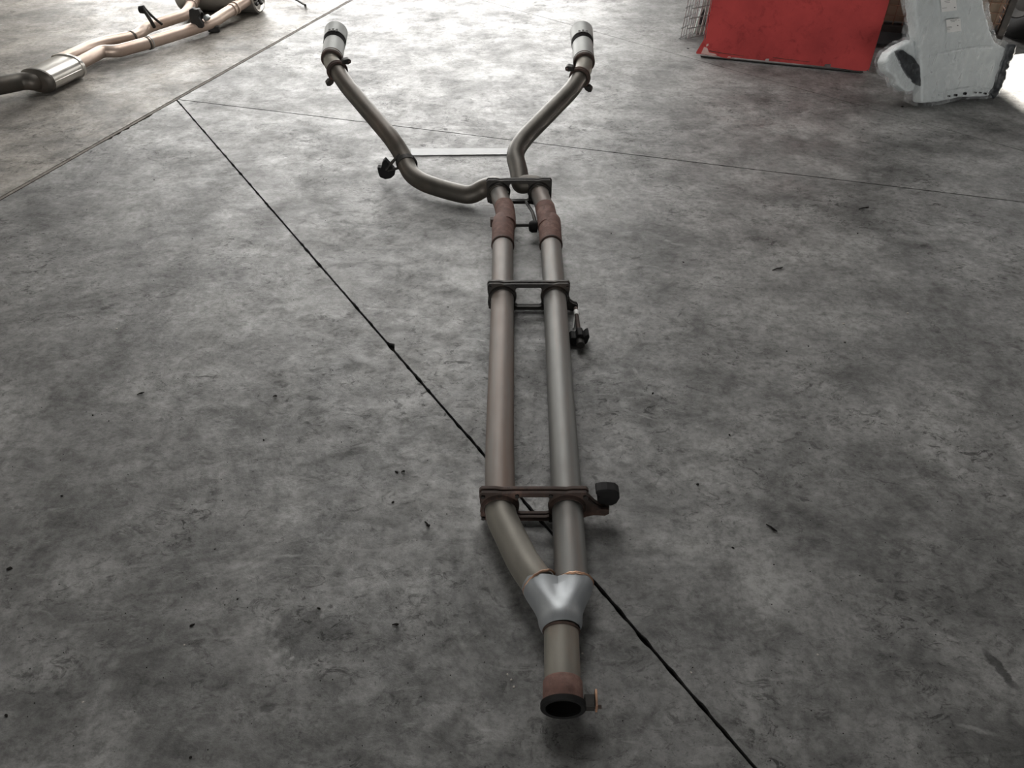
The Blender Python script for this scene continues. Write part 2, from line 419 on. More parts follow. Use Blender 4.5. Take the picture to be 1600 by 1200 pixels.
# Y collector: two round mouths blending into one
cl, cr = at(843, 912, ZM), at(898, 912, ZM)
nk0, nk1 = at(877, 985, .052), at(880, 1100, .046)
bm = bmesh.new(); rings = []
axis = (nk0-(cl+cr)/2); axl = axis.length; axis.normalize(); side = Vector((-axis.y, axis.x, 0)).normalized() * -1
side = Vector((axis.y*-1, axis.x, 0)); side = side if side.x > 0 else -side
mid = (cl+cr)/2; NS = 44
hs = (cr-cl).dot(side)/2
for k in range(15):
    t = k/14
    c = mid.lerp(nk0, t)
    if t < .8:
        q = t/.8; e = q*q*(3-2*q)
        rr = (PR+.003)*(1-e)+.046*e; hh = hs*(1-e)
    else:
        q = (t-.8)/.2; rr = .046-(.046-.039)*q*q; hh = 0
    ring = []
    for a in range(NS):
        an = 2*math.pi*a/NS; ca, sa = math.cos(an), math.sin(an)
        # union outline of two circles at +-hh : support along angle, waist kept between them
        x = hh*(1 if ca > 0 else -1) * min(1, abs(ca)*2.2) + rr*ca
        z = rr*sa
        waist = math.exp(-(x/(rr*.42+1e-6))**2) * (hh/max(hs, 1e-6))**.7 * .30
        z *= (1-waist)
        ring.append(bm.verts.new(c+side*x+Vector((0, 0, 1))*z))
    rings.append(ring)
for i in range(14):
    for a in range(NS): bm.faces.new((rings[i][a], rings[i][(a+1) % NS], rings[i+1][(a+1) % NS], rings[i+1][a]))
bm.faces.new(rings[0])
COLL = obj('y_collector', bm, 'collector_steel', EX)
for c, d in ((cl, Lb[-1]-Lb[-2]), (cr, Rm[-1]-Rm[-2])):
    d = d.normalized(); p = c-d*.001
    up = Vector((0, 0, 1)); u = d.cross(up).normalized()
    pts = [p+(u*math.cos(a)+up*math.sin(a))*(PR+.0022) for a in [2*math.pi*k/40 for k in range(41)]]
    pts = [q+d*random.uniform(-.0014, .0014) for q in pts]
    tube('weld_bead', pts, .0026, 'weld_copper', COLL, 8)
dn = (nk1-nk0).normalized(); NR = .0355
tube('inlet_pipe', [nk0-dn*.01, nk0+dn*.004, nk0.lerp(nk1, .72)], NR, 'bend_steel', EX, 32)
p = nk0+dn*.002
tube('weld_bead', [p-dn*.003, p, p+dn*.003], [.0365, .039, .0365], 'dark_rust', EX, 32)
p0 = nk0.lerp(nk1, .70); LL = (nk1-p0).length
bm = bmesh.new(); lathe_axis(bm, p0, nk1, [(0, .036), (.004, .0382), (LL-.012, .0388), (LL-.002, .0388)], 36)
INC = obj('inlet_collar', bm, 'rust', EX)
bm = bmesh.new(); lathe_axis(bm, p0, nk1, [(LL-.001, .0412), (LL, .0435), (LL+.009, .0435), (LL+.011, .041), (LL+.010, .0340), (LL-.03, .0340)], 36); obj('band_clamp', bm, 'rubber', INC)
bm = bmesh.new(); lathe_axis(bm, p0, nk1, [(LL-.035, .0), (LL-.035, .0336), (LL+.0055, .0336)], 32); obj('pipe_mouth', bm, 'soot', INC)
u = Vector((0, 0, 1)).cross(dn).normalized(); u = u if u.x > 0 else -u
mrot = Matrix((u, dn, Vector((0, 0, 1)))).transposed()
bm = bmesh.new(); box(bm, nk1+u*.050+dn*-.004, (.010, .012, .011), mrot); obj('clamp_lug', bm, 'dark_iron', INC, bevel=.002)
bm = bmesh.new(); box(bm, nk1+u*.0625+dn*-.008, (.0022, .017, .012), mrot); obj('clamp_plate', bm, 'weld_copper', INC, bevel=.001)
bm = bmesh.new(); sweep(bm, [nk1+u*.045+dn*.004, nk1+u*.072+dn*.004], .004, 10); obj('bolt', bm, 'dark_rust', INC)

def clamp(cL, cR, mat, arm=None):
    """double-plate bracket round both pipes; arm = list of 2D points of the side ear"""
    s_ = (cR-cL); s_.z = 0; w = s_.length; s_.normalize(); fw = Vector((s_.y, -s_.x, 0)); fw = fw if fw.y < 0 else -fw
    up = Vector((0, 0, 1)); o = (cL+cR)/2; h = w/2
    H, W = .053, h+.0485
    # outline with the pressed shoulders at the corners
    top = []
    ol = [(-W, -.030), (-W+.003, -.040), (-W+.012, -.048), (-h-.012, -H), (-h+.020, -H), (-h+.036, -.050), (h-.036, -.050), (h-.02, -H), (h+.012, -H), (W-.012, -.048), (W-.003, -.040), (W, -.030)]
    if arm: ol = ol[:-4] + arm
    ol += [(W, .030), (W, .046), (W-.006, H+.001), (h+.010, H+.001), (h-.004, H-.002), (h-.03, H-.0005), (-h+.03, H-.0005), (-h+.004, H-.002), (-h-.010, H+.001), (-W+.006, H+.001), (-W, .046), (-W, .02), (-W+.003, 0)]
    win = [(-h+.042, -.033), (-h+.048, -.036), (h-.048, -.036), (h-.042, -.033), (h-.042, .030), (h-.046, .036), (-h+.046, .036), (-h+.042, .030)]
    holes = [win] + [circle2(sx*h, 0, PR+.0012, 28) for sx in (-1, 1)]
    bm = bmesh.new(); prism(bm, [ol]+holes, (o, s_, up, fw), -.0105, -.0015)
    CB = obj('clamp_bracket', bm, mat, EX, smooth=False, bevel=.0012)
    ol2 = [(x*.99, y-.002 if y > 0 else y+.001) for x, y in ol]
    bm = bmesh.new(); prism(bm, [ol2]+holes, (o, s_, up, fw), .0015, .0105)
    obj('clamp_plate', bm, mat, CB, smooth=False, bevel=.0012)
    # pressed collars round the pipes
    for c in (cL, cR):
        bm = bmesh.new(); lathe_axis(bm, c, c+fw, [(-.0, PR+.001), (.0, PR+.009), (.0105, PR+.008), (.018, PR+.003), (.018, PR+.0008), (0, PR+.0008)], 30)
        obj('collar', bm, mat, CB)
    for sx, sy in ((-W+.009, .040), (W-.009, .040), (-W+.008, -.036), (-h+.040, .043), (h-.040, .043), (-h+.038, -.043), (h-.038, -.043)):
        p = o+s_*sx+up*sy
        bm = bmesh.new(); sweep(bm, [p+fw*.009, p+fw*.0155], .0052, 6); obj('bolt', bm, 'dark_iron', CB, smooth=False)
    return CB, o, s_, up, fw, W
def clamp_at(y, **k):
    pass
c3 = clamp(at(781.5, 788, ZM), at(886, 788, ZM), 'dark_rust',
           [(.090, -.052), (.112, -.044), (.128, -.034), (.145, -.029), (.172, -.031), (.181, -.024), (.180, -.010), (.172, -.008), (.160, -.006), (.144, .008), (.132, .024)])
CB3, o3, s3, up3, fw3, W3 = c3
# rubber hanger on the near bracket's arm
RB = o3+s3*.176+up3*.012+fw3*-.02
bm = bmesh.new()
prism(bm, [[(-.026, -.006), (-.02, -.018), (-.006, -.025), (.010, -.025), (.022, -.016), (.027, 0), (.025, .018), (.016, .028), (-.004, .031), (-.018, .030), (-.030, .026), (-.031, .016), (-.022, .010)]], (RB, s3, up3, fw3), -.014, .014)
hr = obj('rubber_hanger', bm, 'rubber', CB3, smooth=False, bevel=.003)
bm = bmesh.new(); sweep(bm, [o3+s3*.172+up3*-.02+fw3*.006, o3+s3*.176+up3*-.002+fw3*-.03], .007, 12); obj('hanger_pin', bm, 'dark_iron', CB3)

c2 = clamp(at(785.2, 462, ZM), at(866.5, 462, ZM), 'dark_iron',
           [(.090, -.052), (.110, -.050), (.128, -.050), (.148, -.055), (.160, -.053), (.163, -.040), (.158, -.030), (.146, -.026), (.136, -.018), (.131, -.004), (.130, .012)])
CB2, o2, s2, up2, fw2, W2 = c2
ra = at(900, 486, .022); rb = at(904.5, 519, .022)
bm = bmesh.new(); sweep(bm, [ra-(rb-ra)*.15, rb+(rb-ra)*.35], .0065, 14); HR = obj('hanger_rod', bm, 'dark_rust', CB2)
bm = bmesh.new(); sweep(bm, [ra+(rb-ra)*.0, ra+(rb-ra)*.2], .0078, 14); obj('tape_wrap', bm, 'white_tape', CB2)
bm = bmesh.new(); sweep(bm, [ra+(rb-ra)*.18+s2*-.005, ra+(rb-ra)*.4+s2*-.010+up2*-.012, ra+(rb-ra)*.6+s2*-.013+up2*-.018], .0022, 6); obj('tape_tail', bm, 'white_tape', CB2)
dr = (rb-ra).normalized(); q = rb+dr*.022; sr = Vector((0, 0, 1)).cross(dr).normalized(); sr = sr if sr.x > 0 else -sr
bm = bmesh.new()
prism(bm, [[(-.034, -.002), (-.028, -.018), (-.012, -.022), (.010, -.022), (.024, -.012), (.029, .010), (.026, .022), (.017, .016), (.012, .009), (.008, .022), (-.007, .022), (-.012, .008), (-.026, .010)]], (q, sr, Vector((0, 0, 1)), dr), -.018, .020)
obj('rubber_hanger', bm, 'rubber', CB2, smooth=False, bevel=.003)
bm = bmesh.new(); sweep(bm, [q+dr*.012, q+dr*.045], .0125, 14); obj('hanger_stud', bm, 'dark_iron', CB2)

ZC = .075
c1 = clamp(at(779.5, 299, ZC), at(842.5, 299, ZC), 'dark_iron')
CB1, o1, s1, up1, fw1, W1 = c1
for c in CB1.children: pass
# short pipes and slip-joint sleeves in front of the rear bracket
SR = .0345
for xs in (((779.5, 299, ZC), (782, 312, .070), (789, 328, .064), (789.5, 345, .060)), ((842.5, 299, ZC), (846, 312, .070), (853.5, 328, .064), (855, 345, .060))):
    tube('link_pipe', fillet([at(*p) for p in xs], .05), SR, 'pipe_steel', EX, 28)
for up_, lo in (((((787.5, 322, .066), (790, 334, .063), (790.5, 352, .060))), ((786.5, 346, ZM), (785.6, 384, ZM))), (((851.5, 325, .066), (854.5, 338, .063), (856.5, 356, .060)), ((858.5, 346, ZM), (861.0, 384, ZM)))):
    a = fillet([at(*p) for p in up_], .03)
    sl = tube('slip_sleeve', a, .0372, 'rust', EX, 28)
    b0, b1 = at(*lo[0]), at(*lo[1]); L = (b1-b0).length
    bm = bmesh.new(); lathe_axis(bm, b0, b1, [(-.012, .030), (-.006, .0375), (.006, .0415), (L*.35, .0418), (L*.42, .0405), (L-.006, .0402), (L-.003, .0395), (L, .037)], 32)
    obj('sleeve_socket', bm, 'rust', sl)
    bm = bmesh.new(); lathe_axis(bm, b0, b1, [(L-.008, .0395), (L-.006, .0412), (L-.001, .0412), (L, .0385)], 32); obj('sleeve_lip', bm, 'dark_rust', sl)
# cross bars and hanger block between the sleeves
pa, pb = at(806, 352, .05), at(838, 352, .05)
bm = bmesh.new(); sweep(bm, [pa, pb], .006, 12); HB = obj('cross_bar', bm, 'dark_iron', EX)
bm = bmesh.new(); lathe_axis(bm, at(826, 354, .05), at(850, 354, .05), [(0, .008), (.002, .017), (.012, .023), (.03, .022), (.034, .01)], 16); obj('rubber_block', bm, 'rubber', HB)
bm = bmesh.new(); sweep(bm, fillet([o1+up1*-.043+s1*.026, at(832, 331, .05), at(836, 346, .048)], .04), .006, 10); obj('hanger_rod', bm, 'dark_iron', HB)
bm = bmesh.new(); box(bm, at(770, 347, .06), (.009, .012, .016)); obj('stop_tab', bm, 'dark_rust', EX, bevel=.002)

TR = .0362
LT = [at(*p) for p in ((779.5, 301, ZC), (776, 289, .088), (757, 293, .066), (735, 306, .040), (700, 298, .043), (662, 286, .050), (641, 272, .060), (630, 244, .098), (612, 216, .150), (541, 133, .262), (527, 111, .295))]
RT = [at(*p) for p in ((842.5, 301, ZC), (841, 289, .088), (826, 287, .088), (813, 289, .080), (811, 268, .105), (803, 240, .135), (819, 216, .165), (893, 141, .262), (906, 121, .290))]
tl = tube('tail_pipe', fillet(LT, .085, 10), TR, 'tail_steel', EX, 32)
tr = tube('tail_pipe', fillet(RT, .085, 10), TR, 'tail_steel', EX, 32)

def tip(j0, j1, r1, band, end, lugside):
    """joint clamp, elbow, then the two-stage tip; points along the axis"""
    ax = (end-r1).normalized()
    root = tube('tip_elbow', fillet([j0, j1, r1, r1+ax*.03], .06, 10), TR+.001, 'bend_steel', EX, 28)
    d = (j1-j0).normalized()
    # V-band flange joint with lugs
    bm = bmesh.new(); c = j0
    lathe_axis(bm, c, c+d, [(-.012, .0375), (-.010, .046), (-.003, .0475), (0, .045), (.003, .0475), (.010, .046), (.012, .0375)], 30)
    fl = obj('flange_joint', bm, 'dark_rust', root)
    u = d.cross(Vector((0, 0, 1))).normalized()*lugside; v = u.cross(d).normalized(); v = v if v.z > 0 else -v
    mr = Matrix((u, d, v)).transposed()
    bm = bmesh.new(); prism(bm, [[(.02, .034), (.050, .026), (.063, .034), (.064, .045), (.054, .052), (.03, .05)]], (c, u, v, d), -.013, .013); obj('clamp_lug', bm, 'dark_iron', fl, smooth=False, bevel=.003)
    bm = bmesh.new(); prism(bm, [[(-.02, -.034), (-.044, -.030), (-.057, -.042), (-.056, -.056), (-.042, -.058), (-.026, -.048)]], (c, u, v, d), -.013, .013); obj('clamp_lug', bm, 'dark_iron', fl, smooth=False, bevel=.003)
    p = c+u*.054+v*.04
    bm = bmesh.new(); sweep(bm, [p-d*.022, p+d*.02], .0055, 8); obj('bolt', bm, 'dark_rust', fl)
    L1 = (band-r1).length; L2 = (end-r1).length
    bm = bmesh.new(); lathe_axis(bm, r1, end, [(0, .037), (0, .0455), (.004, .047), (.012, .0475), (L1, .0475), (L1+.01, .0475), (L1+.01, .044), (.03, .044)], 36)
    ins = obj('tip_sleeve', bm, 'tip_grey', root)
    bm = bmesh.new(); lathe_axis(bm, r1, end, [(-.004, .0378), (-.004, .0465), (.002, .049), (.007, .049), (.009, .0468)], 36); obj('rolled_edge', bm, 'dark_rust', ins)
    bm = bmesh.new(); lathe_axis(bm, r1, end, [(.014, .0474), (.016, .0484), (.021, .0484), (.023, .0474)], 36); obj('clamp_band', bm, 'dark_rust', ins)
    bm = bmesh.new(); lathe_axis(bm, r1, end, [(L1-.022, .0472), (L1-.022, .0496), (L1+.014, .0496), (L1+.014, .0472)], 36); gr = obj('black_band', bm, 'soot', ins)
    w0 = ax.cross(Vector((0, 0, 1))).normalized(); w1 = w0.cross(ax).normalized(); w1 = w1 if w1.z > 0 else -w1
    for sx in (-.016, 0, .016):
        bm = bmesh.new(); p = r1+ax*(L1+.012)+w0*sx+w1*(.0500-abs(sx)*.15)
        box(bm, p, (.005, .011, .003), Matrix((w0, ax, w1)).transposed()); obj('retainer_clip', bm, 'dark_iron', gr, smooth=False, bevel=.001)
    bm = bmesh.new(); lathe_axis(bm, r1, end, [(L1+.010, .047), (L1+.010, .0515), (L2-.01, .0525), (L2-.003, .0532), (L2, .051), (L2-.004, .0485), (L1+.02, .0478)], 40)
    sh = obj('tip_shell', bm, 'tip_grey', root)
    bm = bmesh.new(); lathe_axis(bm, r1, end, [(L1+.022, 0), (L1+.022, .047), (L2-.005, .0483)], 32); obj('tip_bore', bm, 'soot', sh)
tip(at(527, 111, .295), at(519, 99, .305), at(518.5, 93.5, .315), at(522.5, 67, .345), at(525.5, 49.5, .37), 1)
tip(at(906, 121, .290), at(912.5, 108, .303), at(912.5, 98.5, .315), at(910, 69, .345), at(908.5, 49.5, .37), -1)

# left tail pipe: saddle clamp and rubber hanger
c = at(634, 254, .083); d = (at(630, 244, .098)-at(640, 270, .062)).normalized()
bm = bmesh.new(); lathe_axis(bm, c, c+d, [(-.010, .0366), (-.010, .0410), (.010, .0410), (.010, .0366)], 30); SD = obj('saddle_clamp', bm, 'dark_iron', tl)
hp = at(604, 264, .055)
bm = bmesh.new(); sweep(bm, fillet([c+Vector((-.02, 0, .036)), c+Vector((-.05, -.012, .012)), hp+Vector((.0, -.02, .004))], .03), .0065, 10); obj('hanger_rod', bm, 'dark_iron', SD)
bm = bmesh.new(); sweep(bm, [c+Vector((-.034, -.01, -.02)), c+Vector((-.075, -.02, -.028))], .0055, 10); obj('hanger_rod', bm, 'dark_iron', SD)
bm = bmesh.new(); prism(bm, [[(-.030, -.030), (-.008, -.040), (.016, -.036), (.034, -.020), (.036, .0), (.018, .024), (.0, .048), (-.012, .036), (-.020, .010), (-.036, .014), (-.034, -.012)]], (hp, Vector((1, 0, 0)), Vector((0, 0, 1)), Vector((0, 1, 0))), -.016, .016)
obj('rubber_hanger', bm, 'rubber', SD, smooth=False, bevel=.004)
bm = bmesh.new(); sweep(bm, fillet([c+Vector((.030, 0, .026)), c+Vector((.046, -.003, .005)), c+Vector((.043, -.01, -.022)), c+Vector((.03, -.012, -.026))], .015), .0045, 8); obj('hanger_strap', bm, 'dark_iron', SD)

# ------------------------------------------------------------------ the second exhaust, copper tinted
E2 = thing('exhaust_system', at(180, 120), 'copper-tinted twin-pipe exhaust with shiny oval silencer lying past the wide floor joint', 'exhaust')
P2 = .0335
f0, f1 = at(61, 125, .062), at(108, 103, .062)
ax = (f1-f0); L = ax.length; ax.normalize(); u = Vector((0, 0, 1)).cross(ax).normalized(); upv = Vector((0, 0, 1))
def oval_loft(name, stations, mat, parent, seg=40, caps=True, expo=2.4):
    bm = bmesh.new(); rings = []
    for t, a, b in stations:
        c = f0+ax*t; ring = []
        for k in range(seg):
            an = 2*math.pi*k/seg; ca, sa = math.cos(an), math.sin(an)
            ring.append(bm.verts.new(c+u*(a*math.copysign(abs(ca)**(2/expo), ca))+upv*(b*math.copysign(abs(sa)**(2/expo), sa))))
        rings.append(ring)
    for i in range(len(rings)-1):
        for k in range(seg): bm.faces.new((rings[i][k], rings[i][(k+1) % seg], rings[i+1][(k+1) % seg], rings[i+1][k]))
    if caps: bm.faces.new(rings[0]); bm.faces.new(rings[-1])
    return obj(name, bm, mat, parent)
SA, SB = .098, .058
MU = oval_loft('silencer_body', [(0, SA, SB), (L, SA, SB)], 'bright_steel', E2)
oval_loft('end_rim', [(L-.012, SA+.001, SB+.001), (L-.010, SA+.006, SB+.006), (L+.004, SA+.006, SB+.006), (L+.006, SA-.004, SB-.004)], 'bright_steel', MU)
oval_loft('end_cap', [(-.0, SA+.002, SB+.002), (-.012, SA+.002, SB+.002), (-.02, SA*.93, SB*.9), (-.028, SA*.72, SB*.62), (-.03, .04, .035)], 'tail_steel', MU)
oval_loft('seam_rib', [(.004, SA+.0005, .004), (L-.012, SA+.002, .004)], 'bright_steel', MU)
d0 = f0-ax*.03
tube('front_pipe', fillet([f0, d0, at(36, 126.5, .068), at(0, 134, .075), at(-60, 142, .08), at(-190, 150, .08)], .2, 12), .043, 'tail_steel', E2, 28)
W = lambda pts, r=.12: fillet([at(*p) for p in pts], r, 10)
rear = f1+ax*.0
lowp = [(104, 108, .058), (128, 97, .055), (160, 79.5, .05), (182, 80.5, .045), (230, 67.5, .045)]
lowq = [(230, 67.5, .045), (290, 49, .05), (332, 35, .055), (348, 24, .065), (377, 6, .09), (392, -4, .1)]
uppp = [(88, 96, .062), (112, 87, .06), (150, 69, .055), (208, 57.5, .05)]
uppq = [(208, 57.5, .05), (217, 54, .05), (228, 43, .06), (290, 23, .07), (296, 14, .08), (304, -2, .1)]
tube('front_link_pipe', W(lowp), P2, 'tan_steel', E2); tube('rear_pipe', W(lowq), P2, 'tan_steel', E2)
tube('front_link_pipe', W(uppp), P2, 'tan_steel', E2); tube('rear_pipe', W(uppq, .06), P2, 'tan_steel', E2)
def ring_at(p, q, name, mat, r=P2, w=.006, par=E2):
    c = at(*p); d = (at(*q)-c).normalized()
    bm = bmesh.new(); lathe_axis(bm, c, c+d, [(-w, r), (-w*.6, r+.004), (w*.6, r+.004), (w, r)], 28); obj(name, bm, mat, par)
ring_at((231, 67.2, .045), (260, 58, .047), 'weld_ring', 'tail_steel'); ring_at((235, 66, .045), (260, 58, .047), 'weld_ring', 'bright_steel')
ring_at((206, 58, .05), (214, 55, .05), 'weld_ring', 'tail_steel')
for p, q in (((368, 12, .082), (377, 6, .09)), ((363, 15, .078), (377, 6, .09)), ((302, 2, .095), (304, -2, .1)), ((299, 8, .088), (304, -2, .1))):
    ring_at(p, q, 'weld_ring', 'tan_steel', P2+.001, .005)
# rear silencer: drum lying across, end cap with pressed pattern
m0, m1 = at(287, 15)+Vector((0, 0, .105)), at(408, 19)+Vector((0, 0, .105))
dx = (m1-m0).normalized(); LM = (m1-m0).length; MR = .105
bm = bmesh.new(); lathe_axis(bm, m0, m1, [(0, 0), (0, MR*.8), (.008, MR*.97), (.012, MR), (LM-.012, MR), (LM-.006, MR+.004), (LM, MR+.004), (LM+.003, MR)], 44)
RM = obj('rear_silencer', bm, 'bright_steel', E2)
bm = bmesh.new(); lathe_axis(bm, m0, m1, [(LM-.004, MR), (LM+.004, MR*.92), (LM-.012, MR*.84), (LM-.012, 0)], 44); obj('end_cap', bm, 'bright_steel', RM)
for dz, hw in ((.05, .05), (.02, .075), (-.012, .078), (-.045, .06)):
    bm = bmesh.new(); box(bm, m1+dx*-.004+Vector((0, 0, dz)), (.008, hw, .008)); obj('pressed_rib', bm, 'dark_iron', RM, bevel=.004)
bm = bmesh.new(); sweep(bm, fillet([m1+Vector((-.06, -.02, .02)), m1+Vector((.02, -.06, .0)), m1+Vector((.04, -.09, -.03))], .04), .012, 12); obj('outlet_stub', bm, 'dark_iron', RM)
# hanger fork and rubber mounts
b0 = at(241, 42, .07)
bm = bmesh.new(); sweep(bm, fillet([b0, at(236, 33, .11), at(224, 14, .17)], .03), .011, 10); FK = obj('hanger_fork', bm, 'dark_iron', E2)
bm = bmesh.new(); sweep(bm, fillet([at(253, 38, .07), at(238, 26, .125), at(226, 13, .172)], .03), .008, 10); obj('fork_arm', bm, 'dark_iron', FK)
bm = bmesh.new(); lathe_axis(bm, at(218, 15, .165), at(230, 15, .165), [(-.002, 0), (0, .02), (.03, .024), (.036, .012), (.036, 0)], 16); obj('rubber_tip', bm, 'rubber', FK)
b0 = at(306, 34, .10)
bm = bmesh.new(); prism(bm, [[(-.032, -.05), (.03, -.055), (.034, -.03), (.02, .01), (.036, .03), (.03, .055), (.01, .05), (-.004, .06), (-.028, .05), (-.036, .01)]], (at(307, 28, .11), Vector((1, 0, 0)), upv, Vector((0, 1, 0))), -.02, .02)
RMT = obj('rubber_mount', bm, 'dark_iron', E2, smooth=False, bevel=.005)
bm = bmesh.new(); lathe_axis(bm, at(312, 20, .13), at(314, 25, .12), [(0, 0), (0, .018), (.02, .02), (.022, .0)], 14); obj('mount_bush', bm, 'rubber', RMT)
bm = bmesh.new(); lathe_axis(bm, at(321, 25, .11), at(323, 28, .10), [(0, .0), (0, .019), (.006, .022), (.022, .022), (.026, .014), (.026, 0)], 16); obj('mount_bush', bm, 'galvanised', RMT)
bm = bmesh.new(); sweep(bm, [at(310, 28, .10), at(325, 26, .105)], .008, 8); obj('mount_pin', bm, 'dark_iron', RMT)
bm = bmesh.new(); box(bm, at(334, 45, .02), (.035, .012, .018)); obj('support_foot', bm, 'dark_iron', E2, bevel=.004)

# thin rod on the floor past the drum
bm = bmesh.new(); sweep(bm, [at(477, 8, .02), at(462, -1, .02)], .0075, 10); sweep(bm, [at(462, -1, .02), at(430, -16, .02)], .0065, 10)
sweep(bm, [at(477, 8, .02), at(477, 8, .001)], .0075, 8)
tag(obj('metal_rod', bm, 'dark_iron', origin=at(460, 0)), 'thin dark bent rod on the floor beside the rear drum silencer', 'rod')

# pale strip
bm = bmesh.new(); a, b, c, d = at(642, 233.5), at(800, 233), at(800, 242.5), at(642, 244)
vs = [bm.verts.new(v+Vector((0, 0, .005))) for v in (a, b, c, d)]; f = bm.faces.new(vs)
e = bmesh.ops.extrude_face_region(bm, geom=[f]); bmesh.ops.translate(bm, verts=[g for g in e['geom'] if isinstance(g, bmesh.types.BMVert)], vec=(0, 0, -.0045))
tag(obj('flat_strip', bm, 'pale_strip', smooth=False, origin=at(720, 238)), 'pale flat strip lying on the floor between the two tail pipes', 'strip')

# ------------------------------------------------------------------ red panel
r0, r1 = at(1094, 90), at(1357, 116)
ru = (r1-r0); RW = ru.length; ru.normalize(); back = Vector((-ru.y, ru.x, 0)); back = back if back.y > 0 else -back
LEAN = R(12); rv = (Vector((0, 0, 1))*math.cos(LEAN)+back*math.sin(LEAN)); rn = ru.cross(rv); rn = rn if rn.y < 0 else -rn
RP = thing('red_panel', (r0+r1)/2, 'tall scuffed red metal panel with notched bottom lip leaning beside grey wrapped part', 'panel')
def n2(x0, w_=.022, d_=.022): return [(x0, .012), (x0+.004, d_), (x0+w_, d_+.002), (x0+w_, .012)]
PH = 1.05
o = r0+Vector((0, 0, .006))
ol = [(.0, .014), (.10, .010), (.13, .006), (.165, .004), (.18, .012)] + n2(.36) + n2(.68, .034, .024) + [(RW-.06, .006), (RW-.015, .010), (RW-.004, .03), (RW-.002, .1), (RW+.004, .3), (RW, PH-.03), (RW-.03, PH), (.03, PH), (0, PH-.03), (.012, .3), (.012, .09)]
bm = bmesh.new(); prism(bm, [ol], (o, ru, rv, rn), -.0015, .0015); obj('face_sheet', bm, 'red_paint', RP, smooth=False, bevel=.001)
bm = bmesh.new(); prism(bm, [[(.0, -.0), (RW-.03, .0), (RW-.03, .004), (0, .004)]], (o, ru, rv, rn), -.034, -.002); obj('bottom_lip', bm, 'dark_iron', RP, smooth=False)
for x in (.004, RW-.006):
    bm = bmesh.new(); prism(bm, [[(x, .012), (x+.003, .012), (x+.003, PH-.03), (x, PH-.03)]], (o, ru, rv, rn), -.034, -.002); obj('side_lip', bm, 'red_paint', RP, smooth=False)
bm = bmesh.new(); prism(bm, [[(.01, PH-.004), (RW-.03, PH-.004), (RW-.03, PH), (.01, PH)]], (o, ru, rv, rn), -.034, -.002); obj('top_lip', bm, 'red_paint', RP, smooth=False)
bm = bmesh.new(); prism(bm, [[(-.028, .02), (-.024, .012), (.002, .014), (.010, .088), (.004, .092)]], (o, ru, rv, rn), -.006, -.003); obj('corner_flap', bm, 'red_paint', RP, smooth=False)
for poly in ([(.001, .016), (.06, .012), (.095, .014), (.08, .022), (.045, .026), (.030, .05), (.012, .052)], [(.022, .055), (.034, .060), (.034, .072), (.024, .068)], [(.150, .008), (.172, .010), (.168, .016), (.155, .014)]):
    bm = bmesh.new(); prism(bm, [poly], (o, ru, rv, rn), .0015, .0024); obj('bare_chip', bm, 'red_chip', RP, smooth=False)
for x0, x1, y in ((.05, .13, .032), (.03, .09, .035), (.10, .24, .028), (.40, .6, .03)):
    bm = bmesh.new(); prism(bm, [[(x0, y), (x1, y-.004), (x1, y-.002), (x0, y+.003)]], (o, ru, rv, rn), .0015, .0022); obj('scratch', bm, 'dark_rust', RP, smooth=False)

# ------------------------------------------------------------------ wire-mesh box pallet behind it
g1 = at(1552, 100)      # right front foot
gf = lambda x, y, z: g1 - ru*x + back*y + Vector((0, 0, z))
g1 = g1 + back*.10
GP = thing('mesh_box', g1, 'rusty wire-mesh box pallet lined with brown board behind the grey wrapped part', 'box pallet')
GW, GD, GH, GZ = 1.25, .42, .85, .135
mrot = Matrix((ru, back, Vector((0, 0, 1)))).transposed()
def bar(name, a, b, half, mat='dark_iron'):
    bm = bmesh.new(); c = (a+b)/2; dv = b-a
    loc = [abs(dv.dot(ru))/2+half, abs(dv.dot(back))/2+half, abs(dv.z)/2+half]
    box(bm, c, loc, mrot); return obj(name, bm, mat, GP, smooth=False, bevel=.003)
for x in (0, GW):
    for y in (0, GD):
        bar('corner_post', gf(x, y, .03), gf(x, y, GH), .018)
        bm = bmesh.new(); box(bm, gf(x, y, .016), (.045, .045, .014), mrot); obj('foot', bm, 'dark_iron', GP, smooth=False)
for y in (0, GD):
    bar('bottom_rail', gf(0, y, GZ-.02), gf(GW, y, GZ-.02), .018); bar('top_rail', gf(0, y, GH), gf(GW, y, GH), .014)
for x in (0, GW):
    bar('bottom_rail', gf(x, 0, GZ-.02), gf(x, GD, GZ-.02), .018); bar('top_rail', gf(x, 0, GH), gf(x, GD, GH), .014)
bm = bmesh.new(); box(bm, gf(GW/2, GD/2, GZ), (GW/2-.02, GD/2-.02, .006), mrot); obj('deck', bm, 'dark_iron', GP, smooth=False)
bm = bmesh.new(); box(bm, gf(GW/2, GD/2, .068), (GW/2-.01, GD/2-.01, .05), mrot); obj('pallet_shade', bm, 'under_shade', GP, smooth=False, bevel=.006)  # black box filling the space under the deck in place of its shade
def mesh_panel(ax_):
    bm = bmesh.new(); s_ = .052
    n = int((GW if ax_ == 'x' else GD)/s_); m = int((GH-GZ)/s_)
    for k in range(1, n+1):
        for off in ((0,) if ax_ == 'x' else (0, GW)):
            a = (k*s_, 0) if ax_ == 'x' else (off, k*s_)
            sweep(bm, [gf(a[0], a[1], GZ), gf(a[0], a[1], GH)], .003, 6)
    for k in range(1, m+1):
        z = GZ+k*s_
        if ax_ == 'x': sweep(bm, [gf(0, -.005, z), gf(GW, -.005, z)], .0026, 6)
        else:
            for off in (0, GW): sweep(bm, [gf(off, 0, z), gf(off, GD, z)], .0026, 6)
    return tag(obj('wire_grid', bm, 'rusty_wire', GP), kind='stuff')
mesh_panel('x'); mesh_panel('y')
